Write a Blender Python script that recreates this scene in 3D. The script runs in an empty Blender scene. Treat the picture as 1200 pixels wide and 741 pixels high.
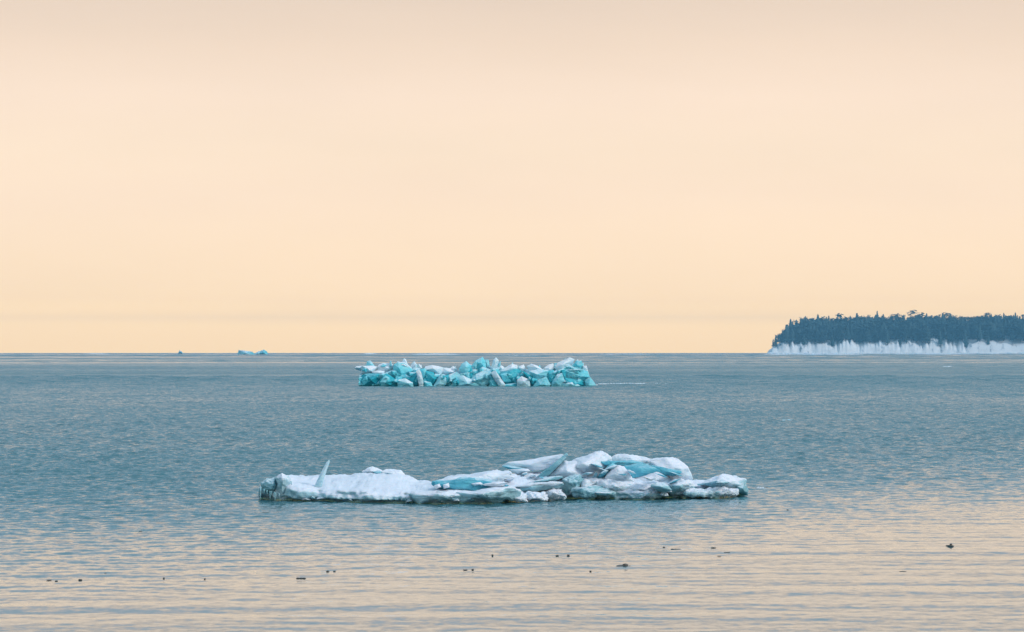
import bpy, bmesh, math, random
import numpy as np
from mathutils import Vector, noise
random.seed(7)
rng = np.random.default_rng(11)
S = bpy.context.scene
C = S.collection
R = math.radians

# ------------------------------------------------------------------ camera
FPX = 4000.0          # focal length in photograph pixels (photo 1200 px wide)
CAMH = 3.0            # eye height above the lake
HOR = 412.5           # horizon row in the photograph
cam = bpy.data.cameras.new('camera')
cam.sensor_width = 36.0
cam.lens = 36.0*FPX/1200.0
cam.shift_y = (HOR-370.5)/1200.0
cam.clip_start = 0.5
cam.clip_end = 80000
camo = bpy.data.objects.new('camera', cam)
camo.location = (0, 0, CAMH)
camo.rotation_euler = (R(90), 0, 0)
C.objects.link(camo)
S.camera = camo

# ------------------------------------------------------------------ sky, sun, exposure
SUN_EL, SUN_AZ = 34.0, 118.0       # azimuth clockwise from the view direction (+Y)
W = bpy.data.worlds.new('World')
S.world = W
W.use_nodes = True
nt = W.node_tree
nt.nodes.clear()
def wn(t, **k):
    n = nt.nodes.new(t)
    for a, b in k.items(): setattr(n, a, b)
    return n
out = wn('ShaderNodeOutputWorld')
sky = wn('ShaderNodeTexSky', sky_type='NISHITA', sun_disc=False)
sky.sun_elevation = R(SUN_EL); sky.sun_rotation = R(SUN_AZ)
bg1 = wn('ShaderNodeBackground'); bg1.inputs[1].default_value = 0.10
nt.links.new(sky.outputs[0], bg1.inputs[0])
tc = wn('ShaderNodeTexCoord')
sep = wn('ShaderNodeSeparateXYZ'); nt.links.new(tc.outputs['Generated'], sep.inputs[0])
# thin veil of high cloud: warm low down, grey-blue overhead; soft unevenness
mp = wn('ShaderNodeMapping'); mp.inputs['Scale'].default_value = (3.0, 3.0, 22.0)
nt.links.new(tc.outputs['Generated'], mp.inputs[0])
nz = wn('ShaderNodeTexNoise'); nz.inputs['Scale'].default_value = 1.6; nz.inputs['Detail'].default_value = 3
nt.links.new(mp.outputs[0], nz.inputs['Vector'])
off = wn('ShaderNodeMath', operation='MULTIPLY_ADD'); off.inputs[1].default_value = 0.004; off.inputs[2].default_value = -0.002
nt.links.new(nz.outputs[0], off.inputs[0])
add = wn('ShaderNodeMath', operation='ADD'); nt.links.new(sep.outputs[2], add.inputs[0]); nt.links.new(off.outputs[0], add.inputs[1])
ramp = wn('ShaderNodeValToRGB')
SKY_STOPS = [(0, (2.555, 1.568, 0.568)), (0.0102, (2.616, 1.622, 0.627)), (0.0108, (2.484, 1.554, 0.625)), (0.0115, (2.252, 1.434, 0.609)), (0.0125, (2.108, 1.361, 0.608)), (0.0142, (1.928, 1.269, 0.608)), (0.0165, (1.761, 1.184, 0.61)), (0.02, (1.625, 1.119, 0.623)), (0.025, (1.482, 1.048, 0.629)), (0.033, (1.359, 0.988, 0.641)), (0.045, (1.27, 0.945, 0.662)), (0.06, (1.19, 0.91, 0.654)), (0.075, (1.144, 0.877, 0.659)), (0.09, (1.042, 0.797, 0.597)), (0.103, (0.945, 0.731, 0.56)),
             (.125, (.70, .65, .65)), (.16, (.54, .61, .67)), (.24, (.44, .60, .72)), (.42, (.39, .60, .77)), (1.0, (.46, .68, .86))]
ramp.color_ramp.interpolation = 'LINEAR'
els = ramp.color_ramp.elements
SKY_STOPS = [(p, tuple(v/2.6 for v in c)) for p, c in SKY_STOPS]
els[0].position = 0; els[0].color = (*SKY_STOPS[0][1], 1)
els[1].position = 1; els[1].color = (*SKY_STOPS[-1][1], 1)
for p, c in SKY_STOPS[1:-1]:
    e = els.new(p); e.color = (*c, 1)
nt.links.new(add.outputs[0], ramp.inputs[0])
bg2 = wn('ShaderNodeBackground'); mp2 = wn('ShaderNodeMapping'); mp2.inputs['Scale'].default_value = (5, 5, 26)
nt.links.new(tc.outputs['Generated'], mp2.inputs[0])
nz2 = wn('ShaderNodeTexNoise'); nz2.inputs['Scale'].default_value = 1.0; nz2.inputs['Detail'].default_value = 4
nt.links.new(mp2.outputs[0], nz2.inputs['Vector'])
mr2 = wn('ShaderNodeMapRange'); mr2.inputs[1].default_value = .3; mr2.inputs[2].default_value = .7; mr2.inputs[3].default_value = 2.6*.965; mr2.inputs[4].default_value = 2.6*1.03
nt.links.new(nz2.outputs[0], mr2.inputs[0]); nt.links.new(mr2.outputs[0], bg2.inputs[1])
nt.links.new(ramp.outputs[0], bg2.inputs[0])
mixs = wn('ShaderNodeMixShader'); mixs.inputs[0].default_value = 0.92
nt.links.new(bg1.outputs[0], mixs.inputs[1]); nt.links.new(bg2.outputs[0], mixs.inputs[2])
nt.links.new(mixs.outputs[0], out.inputs[0])

sl = bpy.data.lights.new('sun', 'SUN'); sl.energy = 1.7; sl.angle = R(16); sl.color = (1.0, .95, .91)
so = bpy.data.objects.new('sun', sl); C.objects.link(so)
sd = Vector((math.sin(R(SUN_AZ))*math.cos(R(SUN_EL)), math.cos(R(SUN_AZ))*math.cos(R(SUN_EL)), math.sin(R(SUN_EL))))
so.rotation_euler = (-sd).to_track_quat('-Z', 'Y').to_euler()
so.location = (60, 30, 60)
S.view_settings.view_transform = 'Standard'
S.view_settings.look = 'None'
S.view_settings.exposure = 0.0
S.view_settings.gamma = 1.0
S.render.resolution_x = 1024; S.render.resolution_y = 632

# ------------------------------------------------------------------ helpers
def tag(o, label=None, cat=None, group=None, kind=None):
    if label: o['label'] = label
    if cat: o['category'] = cat
    if group: o['group'] = group
    if kind: o['kind'] = kind
    return o
def at(px, py, d):
    return Vector(((px-600)*d/FPX, d, CAMH-(py-HOR)*d/FPX))
def water_d(py): return CAMH*FPX/(py-HOR)
def empty(name, loc):
    o = bpy.data.objects.new(name, None); o.location = loc; C.objects.link(o); return o
def build(name, bm, mats, parent=None, smooth=False):
    me = bpy.data.meshes.new(name)
    bm.normal_update(); bm.to_mesh(me); bm.free()
    if smooth:
        me.polygons.foreach_set('use_smooth', [True]*len(me.polygons))
    for m in (mats if isinstance(mats, (list, tuple)) else [mats]): me.materials.append(m)
    o = bpy.data.objects.new(name, me); C.objects.link(o)
    if parent:
        o.parent = parent
        o.matrix_parent_inverse = parent.matrix_basis.inverted()
    return o
def fbm(p, s, o=4):
    v, a, f = 0, 1, s
    for i in range(o):
        v += a*noise.noise(p*f); a *= .5; f *= 2.03
    return v

# ------------------------------------------------------------------ materials
def mat(name):
    m = bpy.data.materials.new(name); m.use_nodes = True
    return m, m.node_tree, m.node_tree.nodes['Principled BSDF']
def N(t, ty, **k):
    n = t.nodes.new(ty)
    for a, b in k.items(): setattr(n, a, b)
    return n
def noise_node(t, src, scale, detail=5, rough=.55, stretch=None):
    if stretch:
        m = N(t, 'ShaderNodeMapping'); m.inputs['Scale'].default_value = stretch
        t.links.new(src, m.inputs[0]); src = m.outputs[0]
    n = N(t, 'ShaderNodeTexNoise'); n.inputs['Scale'].default_value = scale
    n.inputs['Detail'].default_value = detail; n.inputs['Roughness'].default_value = rough
    t.links.new(src, n.inputs['Vector'])
    return n.outputs[0]
def rampn(t, src, stops):
    r = N(t, 'ShaderNodeValToRGB'); e = r.color_ramp.elements
    e[0].position, e[0].color = stops[0][0], (*stops[0][1], 1)
    e[1].position, e[1].color = stops[-1][0], (*stops[-1][1], 1)
    for p, c in stops[1:-1]:
        q = e.new(p); q.color = (*c, 1)
    t.links.new(src, r.inputs[0]); return r.outputs[0]
def mixc(t, f, a, b):
    m = N(t, 'ShaderNodeMix', data_type='RGBA')
    for s, v in ((m.inputs[0], f), (m.inputs[6], a), (m.inputs[7], b)):
        if isinstance(v, (tuple, float)): s.default_value = (*v, 1) if isinstance(v, tuple) else v
        else: t.links.new(v, s)
    return m.outputs[2]
def bump(t, src, strength, dist, chain=None):
    b = N(t, 'ShaderNodeBump'); b.inputs['Strength'].default_value = strength
    b.inputs['Distance'].default_value = dist
    t.links.new(src, b.inputs['Height'])
    if chain: t.links.new(chain, b.inputs['Normal'])
    return b.outputs[0]

def ice_mat(name, cols, snow, lo, hi, sz, rough=.35, sss=.25, sssr=.3, bstr=.6):
    """cols: three ice colours from clear to bubbly; snow settles on upward faces between lo and hi."""
    m, t, b = mat(name)
    pos = N(t, 'ShaderNodeNewGeometry')
    tcn = N(t, 'ShaderNodeTexCoord')
    vec = tcn.outputs['Object']
    n1 = noise_node(t, vec, 1.1/sz, 6, .6)
    ice = rampn(t, n1, [(.32, cols[0]), (.5, cols[1]), (.68, cols[2])])
    sepn = N(t, 'ShaderNodeSeparateXYZ'); t.links.new(pos.outputs['Normal'], sepn.inputs[0])
    n2 = noise_node(t, vec, 2.6/sz, 6, .65)
    ma = N(t, 'ShaderNodeMath', operation='MULTIPLY_ADD'); ma.inputs[1].default_value = .55
    t.links.new(n2, ma.inputs[0]); t.links.new(sepn.outputs[2], ma.inputs[2])
    mr = N(t, 'ShaderNodeMapRange', interpolation_type='SMOOTHSTEP'); mr.inputs[1].default_value = lo+.27; mr.inputs[2].default_value = hi+.27
    t.links.new(ma.outputs[0], mr.inputs[0])
    col = mixc(t, mr.outputs[0], ice, snow)
    t.links.new(col, b.inputs['Base Color'])
    rr = N(t, 'ShaderNodeMapRange'); rr.inputs[3].default_value = rough; rr.inputs[4].default_value = .85
    t.links.new(mr.outputs[0], rr.inputs[0]); t.links.new(rr.outputs[0], b.inputs['Roughness'])
    b.inputs['Subsurface Weight'].default_value = sss*1.5
    b.inputs['Subsurface Radius'].default_value = (.6, .85, 1.0)
    b.inputs['Subsurface Scale'].default_value = sssr*.4
    b.inputs['IOR'].default_value = 1.31
    n3 = noise_node(t, vec, 7/sz, 6, .65)
    n4 = noise_node(t, vec, 1.6/sz, 3, .5, (1, 1, 3.5))
    t.links.new(bump(t, n3, bstr, .05*sz, bump(t, n4, bstr, .22*sz)), b.inputs['Normal'])
    return m
SNOW = (.80, .825, .91)
M_floe = ice_mat('snow_topped_ice', [(.20, .46, .52), (.38, .62, .69), (.60, .75, .81)], SNOW, .15, .75, 1.0)
M_snow = ice_mat('packed_snow', [(.48, .66, .73), (.66, .77, .83), (.78, .84, .9)], SNOW, .0, .5, 1.0, rough=.6)
M_teal = ice_mat('grey_teal_ice', [(.14, .36, .41), (.26, .50, .56), (.45, .66, .72)], (.70, .79, .85), .6, 1.0, .8, rough=.22)
M_blue = ice_mat('clear_blue_ice', [(.05, .33, .45), (.12, .47, .58), (.30, .64, .73)], (.62, .78, .86), .75, 1.1, .8, rough=.2)
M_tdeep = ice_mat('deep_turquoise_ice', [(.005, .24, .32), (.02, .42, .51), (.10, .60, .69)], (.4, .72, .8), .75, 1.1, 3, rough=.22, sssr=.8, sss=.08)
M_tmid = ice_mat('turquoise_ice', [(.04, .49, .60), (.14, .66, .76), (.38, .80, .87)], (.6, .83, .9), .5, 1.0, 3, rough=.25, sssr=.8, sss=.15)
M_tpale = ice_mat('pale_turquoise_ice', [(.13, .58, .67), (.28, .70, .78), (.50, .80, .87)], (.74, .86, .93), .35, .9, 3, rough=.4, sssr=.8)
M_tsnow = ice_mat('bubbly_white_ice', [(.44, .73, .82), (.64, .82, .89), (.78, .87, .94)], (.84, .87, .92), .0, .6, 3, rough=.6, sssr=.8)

def water_mat():
    m, t, b = mat('lake_water')
    g = N(t, 'ShaderNodeNewGeometry'); v = g.outputs['Position']
    b.inputs['Base Color'].default_value = (.046, .155, .182, 1)
    b.inputs['IOR'].default_value = 1.333
    b.inputs['Specular IOR Level'].default_value = .5
    b.inputs['Specular Tint'].default_value = (1, 1, 1, 1)
    tc2 = N(t, 'ShaderNodeSeparateXYZ'); t.links.new(v, tc2.inputs[0])
    calm = N(t, 'ShaderNodeMapRange', interpolation_type='SMOOTHSTEP'); calm.inputs[1].default_value = 42; calm.inputs[2].default_value = 102
    calm.inputs[3].default_value = .08; calm.inputs[4].default_value = 1.0
    cx = N(t, 'ShaderNodeMath', operation='MULTIPLY_ADD'); cx.inputs[1].default_value = -1.25
    cl = N(t, 'ShaderNodeClamp'); cl.inputs['Min'].default_value = -8; cl.inputs['Max'].default_value = 16
    t.links.new(tc2.outputs[0], cl.inputs[0]); t.links.new(cl.outputs[0], cx.inputs[0]); t.links.new(tc2.outputs[1], cx.inputs[2])
    t.links.new(cx.outputs[0], calm.inputs[0])
    # wind patches of several sizes set how strongly the ripples stand
    def col_noise(stretch, detail):
        mpn = N(t, 'ShaderNodeMapping'); mpn.inputs['Scale'].default_value = stretch
        t.links.new(v, mpn.inputs[0])
        n = N(t, 'ShaderNodeTexNoise'); n.inputs['Scale'].default_value = 1.0; n.inputs['Detail'].default_value = detail; n.inputs['Roughness'].default_value = .6
        t.links.new(mpn.outputs[0], n.inputs['Vector']); return n
    g_ = N(t, 'ShaderNodeNewGeometry').outputs['Normal']
    acc = None
    for stretch, det, k in (((7, 5.0, 1), 3, 1.15), ((2.4, 2.0, 1), 2, .20), ((.25, .07, 1), 3, .26), ((.05, .012, 1), 3, .18)):
        n = col_noise(stretch, det)
        sub = N(t, 'ShaderNodeVectorMath', operation='SUBTRACT'); sub.inputs[1].default_value = (.5, .5, .5)
        t.links.new(n.outputs['Color'], sub.inputs[0])
        mul = N(t, 'ShaderNodeVectorMath', operation='MULTIPLY'); mul.inputs[1].default_value = (k*.7, k*1.2, 0)
        t.links.new(sub.outputs[0], mul.inputs[0])
        if acc is None: acc = mul.outputs[0]
        else:
            ad = N(t, 'ShaderNodeVectorMath', operation='ADD'); t.links.new(acc, ad.inputs[0]); t.links.new(mul.outputs[0], ad.inputs[1]); acc = ad.outputs[0]
    # the waves roll to the shore and their fronts are the steeper side
    ste = N(t, 'ShaderNodeVectorMath', operation='ADD'); ste.inputs[1].default_value = (0, -.085, 0)
    t.links.new(acc, ste.inputs[0]); acc = ste.outputs[0]
    patch = noise_node(t, v, 1.0, 4, .6, (.004, .010, 1))
    pr = N(t, 'ShaderNodeMapRange'); pr.inputs[1].default_value = .3; pr.inputs[2].default_value = .7; pr.inputs[3].default_value = .6; pr.inputs[4].default_value = 1.15
    t.links.new(patch, pr.inputs[0])
    mu = N(t, 'ShaderNodeMath', operation='MULTIPLY'); t.links.new(calm.outputs[0], mu.inputs[0]); t.links.new(pr.outputs[0], mu.inputs[1])
    sc = N(t, 'ShaderNodeVectorMath', operation='SCALE'); t.links.new(acc, sc.inputs[0]); t.links.new(mu.outputs[0], sc.inputs['Scale'])
    ad = N(t, 'ShaderNodeVectorMath', operation='ADD'); t.links.new(g_, ad.inputs[0]); t.links.new(sc.outputs[0], ad.inputs[1])
    nm = N(t, 'ShaderNodeVectorMath', operation='NORMALIZE'); t.links.new(ad.outputs[0], nm.inputs[0])
    t.links.new(nm.outputs[0], b.inputs['Normal'])
    # waves too small to model: roughness grows with distance
    r1 = N(t, 'ShaderNodeMapRange', interpolation_type='SMOOTHSTEP'); r1.inputs[1].default_value = 60; r1.inputs[2].default_value = 600; r1.inputs[3].default_value = .14; r1.inputs[4].default_value = .28
    t.links.new(tc2.outputs[1], r1.inputs[0])
    r2 = N(t, 'ShaderNodeMapRange', interpolation_type='SMOOTHSTEP'); r2.inputs[1].default_value = 500; r2.inputs[2].default_value = 1100; r2.inputs[3].default_value = 1.0; r2.inputs[4].default_value = .0
    t.links.new(tc2.outputs[1], r2.inputs[0])
    gust = noise_node(t, v, 1.0, 4, .65, (.0016, .0045, 1))
    gr = N(t, 'ShaderNodeMapRange'); gr.inputs[1].default_value = .42; gr.inputs[2].default_value = .58; gr.inputs[3].default_value = .30; gr.inputs[4].default_value = 1.0
    t.links.new(gust, gr.inputs[0])
    gm = N(t, 'ShaderNodeMath', operation='MAXIMUM'); t.links.new(gr.outputs[0], gm.inputs[0]); t.links.new(r2.outputs[0], gm.inputs[1])
    mu2 = N(t, 'ShaderNodeMath', operation='MULTIPLY'); t.links.new(mu.outputs[0], mu2.inputs[0]); t.links.new(gm.outputs[0], mu2.inputs[1]); mu = mu2
    t.links.new(mu.outputs[0], sc.inputs['Scale'])
    m2 = N(t, 'ShaderNodeMath', operation='MULTIPLY'); t.links.new(r1.outputs[0], m2.inputs[0]); t.links.new(mu.outputs[0], m2.inputs[1])
    m3 = N(t, 'ShaderNodeMath', operation='ADD'); m3.inputs[1].default_value = .05; t.links.new(m2.outputs[0], m3.inputs[0])
    t.links.new(m3.outputs[0], b.inputs['Roughness'])
    return m
M_water = water_mat()

def simple(name, a, c, scale, rough=.8, bs=.5, bd=.1, stretch=None):
    m, t, b = mat(name)
    tcn = N(t, 'ShaderNodeTexCoord')
    n = noise_node(t, tcn.outputs['Object'], scale, 6, .6, stretch)
    t.links.new(rampn(t, n, [(.35, a), (.65, c)]), b.inputs['Base Color'])
    b.inputs['Roughness'].default_value = rough
    t.links.new(bump(t, n, bs, bd), b.inputs['Normal'])
    return m
M_needle = simple('conifer_needles', (.05, .115, .12), (.075, .12, .12), .35)
M_bark = simple('bark', (.05, .04, .035), (.11, .09, .075), 2.0)
M_scrap = simple('wet_bark', (.04, .035, .03), (.11, .095, .08), 25, rough=.4, bd=.01)

# ------------------------------------------------------------------ lake: one sheet with real waves
def smooth(a, b, x):
    t = np.clip((x-a)/(b-a), 0, 1); return t*t*(3-2*t)
def make_water():
    rows = [-250, -50, 0, 12, 20, 26]
    d = 29.0
    while d < 9000:
        rows.append(d)
        if d < 60: d += .13
        elif d < 420: d += d*.0017
        else: d += d*.0062
    rows = np.array(rows, float)
    u = np.linspace(-1, 1, 620)
    u = np.concatenate([[-40, -8, -3, -1.6, -1.2], u, [1.2, 1.6, 3, 8, 40]])
    hw = 9 + .18*np.clip(rows, 0, None) + np.where(rows < 0, 0, 0)
    X = np.clip(u[None, :]*hw[:, None], -8500+20*u[None, :], 8500+20*u[None, :]); Y = np.repeat(rows[:, None], len(u), 1)
    sp = np.gradient(rows)[:, None]
    Z = np.zeros_like(X)
    fade = (np.abs(u) <= 1.0)[None, :]*smooth(28, 32, Y)
    edge = 1-smooth(.93, 1.0, np.abs(u))[None, :]
    grp = .62+.38*np.sin(X*.11+1.3*np.sin(Y*.043))*np.sin(Y*.071+1.7*np.sin(X*.057+2))
    chop = (.09+.91*smooth(44, 94, Y - 1.25*np.clip(X, -8, 16) + 3*np.sin(X*.22+1)+2*np.sin(X*.6+Y*.1)))*(.75+.25*grp)
    # chop: many short-crested trains
    for i in range(90):
        lam = .16*(.8/.16)**rng.random()
        th = rng.normal(0, .62)
        k = 2*math.pi/lam
        slope = .040
        amp = slope/k
        ok = 1-smooth(.6*lam, 1.6*lam, sp)
        ph = rng.random()*6.28
        warp = .35*np.sin(X*.31+i)+.35*np.sin(Y*.23+2*i)
        Z += amp*ok*chop*np.sin(k*(X*math.sin(th)+Y*math.cos(th))+ph+warp*1.6)
    # low long-crested swell rolling to the shore
    for i in range(14):
        lam = .7+rng.random()*2.4
        th = rng.normal(.03, .07); k = 2*math.pi/lam
        ok = 1-smooth(.22*lam, .45*lam, sp)
        m = .5+.5*np.sin(X*(.12+.1*rng.random())+Y*(.1+.2*rng.random())+rng.random()*6)
        Z += (.008/k)*ok*m*np.sin(k*(X*math.sin(th)+Y*math.cos(th))+rng.random()*6.28)*(1+.0*Y)
    for i in range(60):
        lam = 2.2*(26/2.2)**rng.random()
        th = rng.normal(0, .7); k = 2*math.pi/lam
        Z += (.048/k)*smooth(55*lam, 130*lam, Y)*(1-smooth(.5*lam, 1.0*lam, sp))*np.sin(k*(X*math.sin(th)+Y*math.cos(th))+rng.random()*6.28+.5*np.sin(X*.05+i))
    # open-lake seas far out
    far = smooth(900, 2500, Y)
    for i in range(26):
        lam = 22+rng.random()*70
        th = rng.normal(0, .8); k = 2*math.pi/lam
        ok = 1-smooth(.35*lam, .7*lam, sp)
        Z += .085*far*ok*np.sin(k*(X*math.sin(th)+Y*math.cos(th))+rng.random()*6.28)
    Z *= fade*edge
    n, m_ = X.shape
    co = np.stack([X, Y, Z], -1).reshape(-1, 3).astype(np.float32)
    i = np.arange(n-1)[:, None]*m_+np.arange(m_-1)[None, :]
    q = np.stack([i, i+1, i+1+m_, i+m_], -1).reshape(-1).astype(np.int32)
    me = bpy.data.meshes.new('lake_water')
    me.vertices.add(len(co)); me.vertices.foreach_set('co', co.ravel())
    nf = len(q)//4
    me.loops.add(len(q)); me.loops.foreach_set('vertex_index', q)
    me.polygons.add(nf); me.polygons.foreach_set('loop_start', np.arange(0, len(q), 4, dtype=np.int32))
    me.polygons.foreach_set('use_smooth', np.ones(nf, bool))
    me.update(calc_edges=True)
    me.materials.append(M_water)
    o = bpy.data.objects.new('lake_water', me); C.objects.link(o)
    tag(o, 'rippled grey blue lake turning calm and peach near the shore', None, None, 'structure')
    print('water faces', nf)
make_water()

# ------------------------------------------------------------------ wooded headland
HD = 5000.0
HPX = HD/FPX         # metres per photo pixel there
def interp(tab, x):
    if x <= tab[0][0]: return tab[0][1]
    for (a, b), (c, d) in zip(tab, tab[1:]):
        if x <= c: return b+(d-b)*(x-a)/(c-a)
    return tab[-1][1]
BANK = [(898, 0), (903, 3.5), (906, 8), (915, 9.5), (930, 11.5), (1000, 11), (1100, 11.5), (1400, 13)]   # bank top above the water, px
HILL = [(898, 0), (905, 8), (912, 12), (922, 18), (940, 24), (1010, 27), (1069, 28), (1150, 28), (1400, 30)]
def ground_z(px, depth):
    """terrain height (m) at photo column px, depth metres behind the shoreline"""
    b = max(.2, interp(BANK, px)+min(1, max(0, px-903)/8)*(7*noise.noise(Vector((px*.07, 3, 1)))+6*noise.noise(Vector((px*.3, 9, 1)))))*HPX; h = interp(HILL, px)*HPX
    s = 5+3*noise.noise(Vector((px*.09, 0, 3)))
    if depth < 0: return -1.5
    if depth < s*2: z = b*(depth/(s*2))**.6
    else:
        t = min(1, (depth-s*2)/130); z = b+(h-b)*(1-(1-t)**2)
    if depth > 500: z *= max(0, 1-(depth-500)/400)
    return z
bm = bmesh.new()
cols = [895+i*1.0 for i in range(240)]+[1140+i*8 for i in range(40)]
deps = [-4, 0, 1.5, 3, 5, 7, 9, 11, 13, 16, 22, 30, 42, 60, 80, 105, 135, 180, 260, 380, 500, 700, 910]
grid = []
for px in cols:
    r = []
    for dp in deps:
        z = ground_z(px, dp)
        x = (px-600)*HPX*(1+max(dp, 0)/HD)
        p = Vector((x, HD+dp, z))
        w = 9*noise.noise(Vector((x*.02, 1, 0)))+3*noise.noise(Vector((x*.09, 5, 0)))
        if dp > 0 and z > 0.3:
            p.z += min(1, z/4)*(1.6*noise.noise(Vector((x*.11, dp*.15, z*.2)))+.9*noise.noise(Vector((x*.35, dp*.3, 7))))
        p.y += w
        r.append(bm.verts.new(p))
    grid.append(r)
for i in range(len(cols)-1):
    for j in range(len(deps)-1):
        bm.faces.new((grid[i][j], grid[i+1][j], grid[i+1][j+1], grid[i][j+1]))
m, t, b = mat('snowy_ground')
g = N(t, 'ShaderNodeNewGeometry')
nn = noise_node(t, g.outputs['Position'], 1.0, 6, .65, (.11, .02, .045))
t.links.new(rampn(t, nn, [(.34, (.10, .14, .16)), (.39, (.50, .56, .62)), (.44, (.90, .91, .93))]), b.inputs['Base Color'])
b.inputs['Roughness'].default_value = .8
t.links.new(bump(t, nn, .6, 2.0), b.inputs['Normal'])
tag(build('headland', bm, m, None, True), 'low headland with a bright snow and ice bank along the waterline', None, None, 'structure')

# trees
def crown_mesh(seed, style):
    rr = random.Random(seed)
    bm = bmesh.new()
    H = 1.0
    if style == 'spruce':
        n = 15
        for k in range(n):
            f = k/(n-1); z = .16+.82*f
            rad = .19*(1-f)**.8*(.8+.4*rr.random())+.012
            arms = 9 if f < .7 else 6
            for a in range(arms):
                th = a/arms*6.283+rr.random()*.7
                r1 = rad*(.6+.6*rr.random()); dz = -.035-.04*rr.random()
                w = .035+.06*(1-f)*rr.random()
                tip = Vector((math.cos(th)*r1, math.sin(th)*r1, z+dz))
                s = Vector((-math.sin(th), math.cos(th), 0))*w
                c0 = Vector((0, 0, z+.03))
                v = [bm.verts.new(p) for p in (c0, tip*.62+s+Vector((0, 0, z*.38)), tip, tip*.62-s+Vector((0, 0, z*.38-.03)))]
                bm.faces.new((v[0], v[1], v[2])); bm.faces.new((v[0], v[2], v[3]))
    else:
        for c in range(11):                                # irregular pine crown of needle clumps
            f = rr.random()
            cz = .30+.64*f; cr = .13*(1-.8*f)+.02
            th = rr.random()*6.283
            cc = Vector((math.cos(th)*cr, math.sin(th)*cr, cz))
            for q in range(12):
                o = cc+Vector((rr.gauss(0, .05), rr.gauss(0, .05), rr.gauss(0, .045)))
                a = rr.random()*6.283; l = .05+.03*rr.random()
                d1 = Vector((math.cos(a), math.sin(a), rr.uniform(-.3, .5)))*l
                d2 = Vector((-math.sin(a), math.cos(a), rr.uniform(-.4, .4)))*l*.7
                v = [bm.verts.new(p) for p in (o-d1, o+d2, o+d1, o-d2)]
                bm.faces.new((v[0], v[1], v[2])); bm.faces.new((v[0], v[2], v[3]))
    me = bpy.data.meshes.new('crown'); bm.to_mesh(me); bm.free(); me.materials.append(M_needle); return me
def trunk_mesh(seed):
    rr = random.Random(seed); bm = bmesh.new(); rings = []
    for k in range(6):
        f = k/5; r = .014*(1-f)+.002
        cx, cy = rr.gauss(0, .004), rr.gauss(0, .004)
        rings.append([bm.verts.new((cx+r*math.cos(a*1.2566), cy+r*math.sin(a*1.2566), -.06+f)) for a in range(5)])
    for a, b2 in zip(rings, rings[1:]):
        for i in range(5): bm.faces.new((a[i], a[(i+1) % 5], b2[(i+1) % 5], b2[i]))
    me = bpy.data.meshes.new('trunk'); bm.to_mesh(me); bm.free(); me.materials.append(M_bark); return me
crowns = [crown_mesh(i, 'spruce' if i % 2 else 'pine') for i in range(9)]
trunks = [trunk_mesh(i) for i in range(3)]
def tree_obj(px, dp, h, wide=1.0, label=None, group='conifers on the headland', ci=None):
    z = ground_z(px, dp)
    x = (px-600)*HPX*(1+dp/HD)
    r = empty('conifer', (x, HD+dp, z-.3)); r.scale = (h*wide, h*wide, h); r.rotation_euler = (0, 0, random.random()*6.28)
    tag(r, label or 'dark conifer in the dense blue hazed forest on the snowy headland', 'tree', group)
    c = bpy.data.objects.new('crown', crowns[ci if ci is not None else random.randrange(9)]); C.objects.link(c); c.parent = r
    k = bpy.data.objects.new('trunk', random.choice(trunks)); C.objects.link(k); k.parent = r
SKYL = [(905, 398), (912, 390), (922, 379), (938, 373), (959, 371.5), (1011, 369.5), (1042, 369.5), (1069, 369), (1148, 369), (1400, 367)]
# single trees that stand out
tree_obj(906, 16, 13, 1.1, 'small conifer at the very tip of the snowy headland, leftmost of the trees', ci=1)
tree_obj(913, 25, 17, 1.0, 'conifer on the slope just right of the leftmost tree on the headland', ci=2)
tree_obj(983.6, 128, 31, 1.1, 'taller pine rising above the left half of the forest top', ci=0)
tree_obj(1028, 128, 31, 1.1, 'taller pine rising above the middle of the forest top', ci=3)
tree_obj(1069, 128, 34, 1.15, 'tallest pine with a broad crown above the forest on the headland', ci=6)
cnt = 0
while cnt < 290:
    px = 908+random.random()**.95*302
    front = random.random() < .62
    dp = random.uniform(9, 50) if front else random.uniform(90, 140)
    if px < 925 and dp > 60: continue
    top = (HOR+5-interp(SKYL, px))*HPX
    gz = ground_z(px, dp)
    h = min(random.uniform(14, 25), (top-gz)*random.uniform(.82, 1.05)) if front else (top-gz)*random.uniform(.84, 1.07)
    if h < 5: continue
    tree_obj(px, dp, h*random.uniform(.86, 1.12), random.uniform(1.0, 1.6)); cnt += 1
# forest behind, too dense to pick apart
bm = bmesh.new()
for i in range(1500):
    px = 914+random.random()*480; dp = random.uniform(24, 155)
    if px < 935 and dp > 80: continue
    top = (HOR+4-interp(SKYL, px))*HPX; gz = ground_z(px, dp)
    h = (top-gz)*random.uniform(.6, .97)*min(1, (.62+dp/300))
    if h < 4: continue
    h = min(h, 27)
    nb = len(bm.verts); bm.from_mesh(crowns[random.randrange(9)])
    bm.verts.ensure_lookup_table()
    a = random.random()*6.28; ca, sa = math.cos(a), math.sin(a); w = h*random.uniform(1.1, 1.8)
    x0, y0 = (px-600)*HPX*(1+dp/HD), HD+dp
    for v in bm.verts[nb:]:
        x, y, z = v.co; v.co = (x0+w*(x*ca-y*sa), y0+w*(x*sa+y*ca), gz+h*z)
tag(build('forest', bm, M_needle), 'dense mass of conifers filling the headland behind the front trees', 'forest', None, 'stuff')

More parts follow.
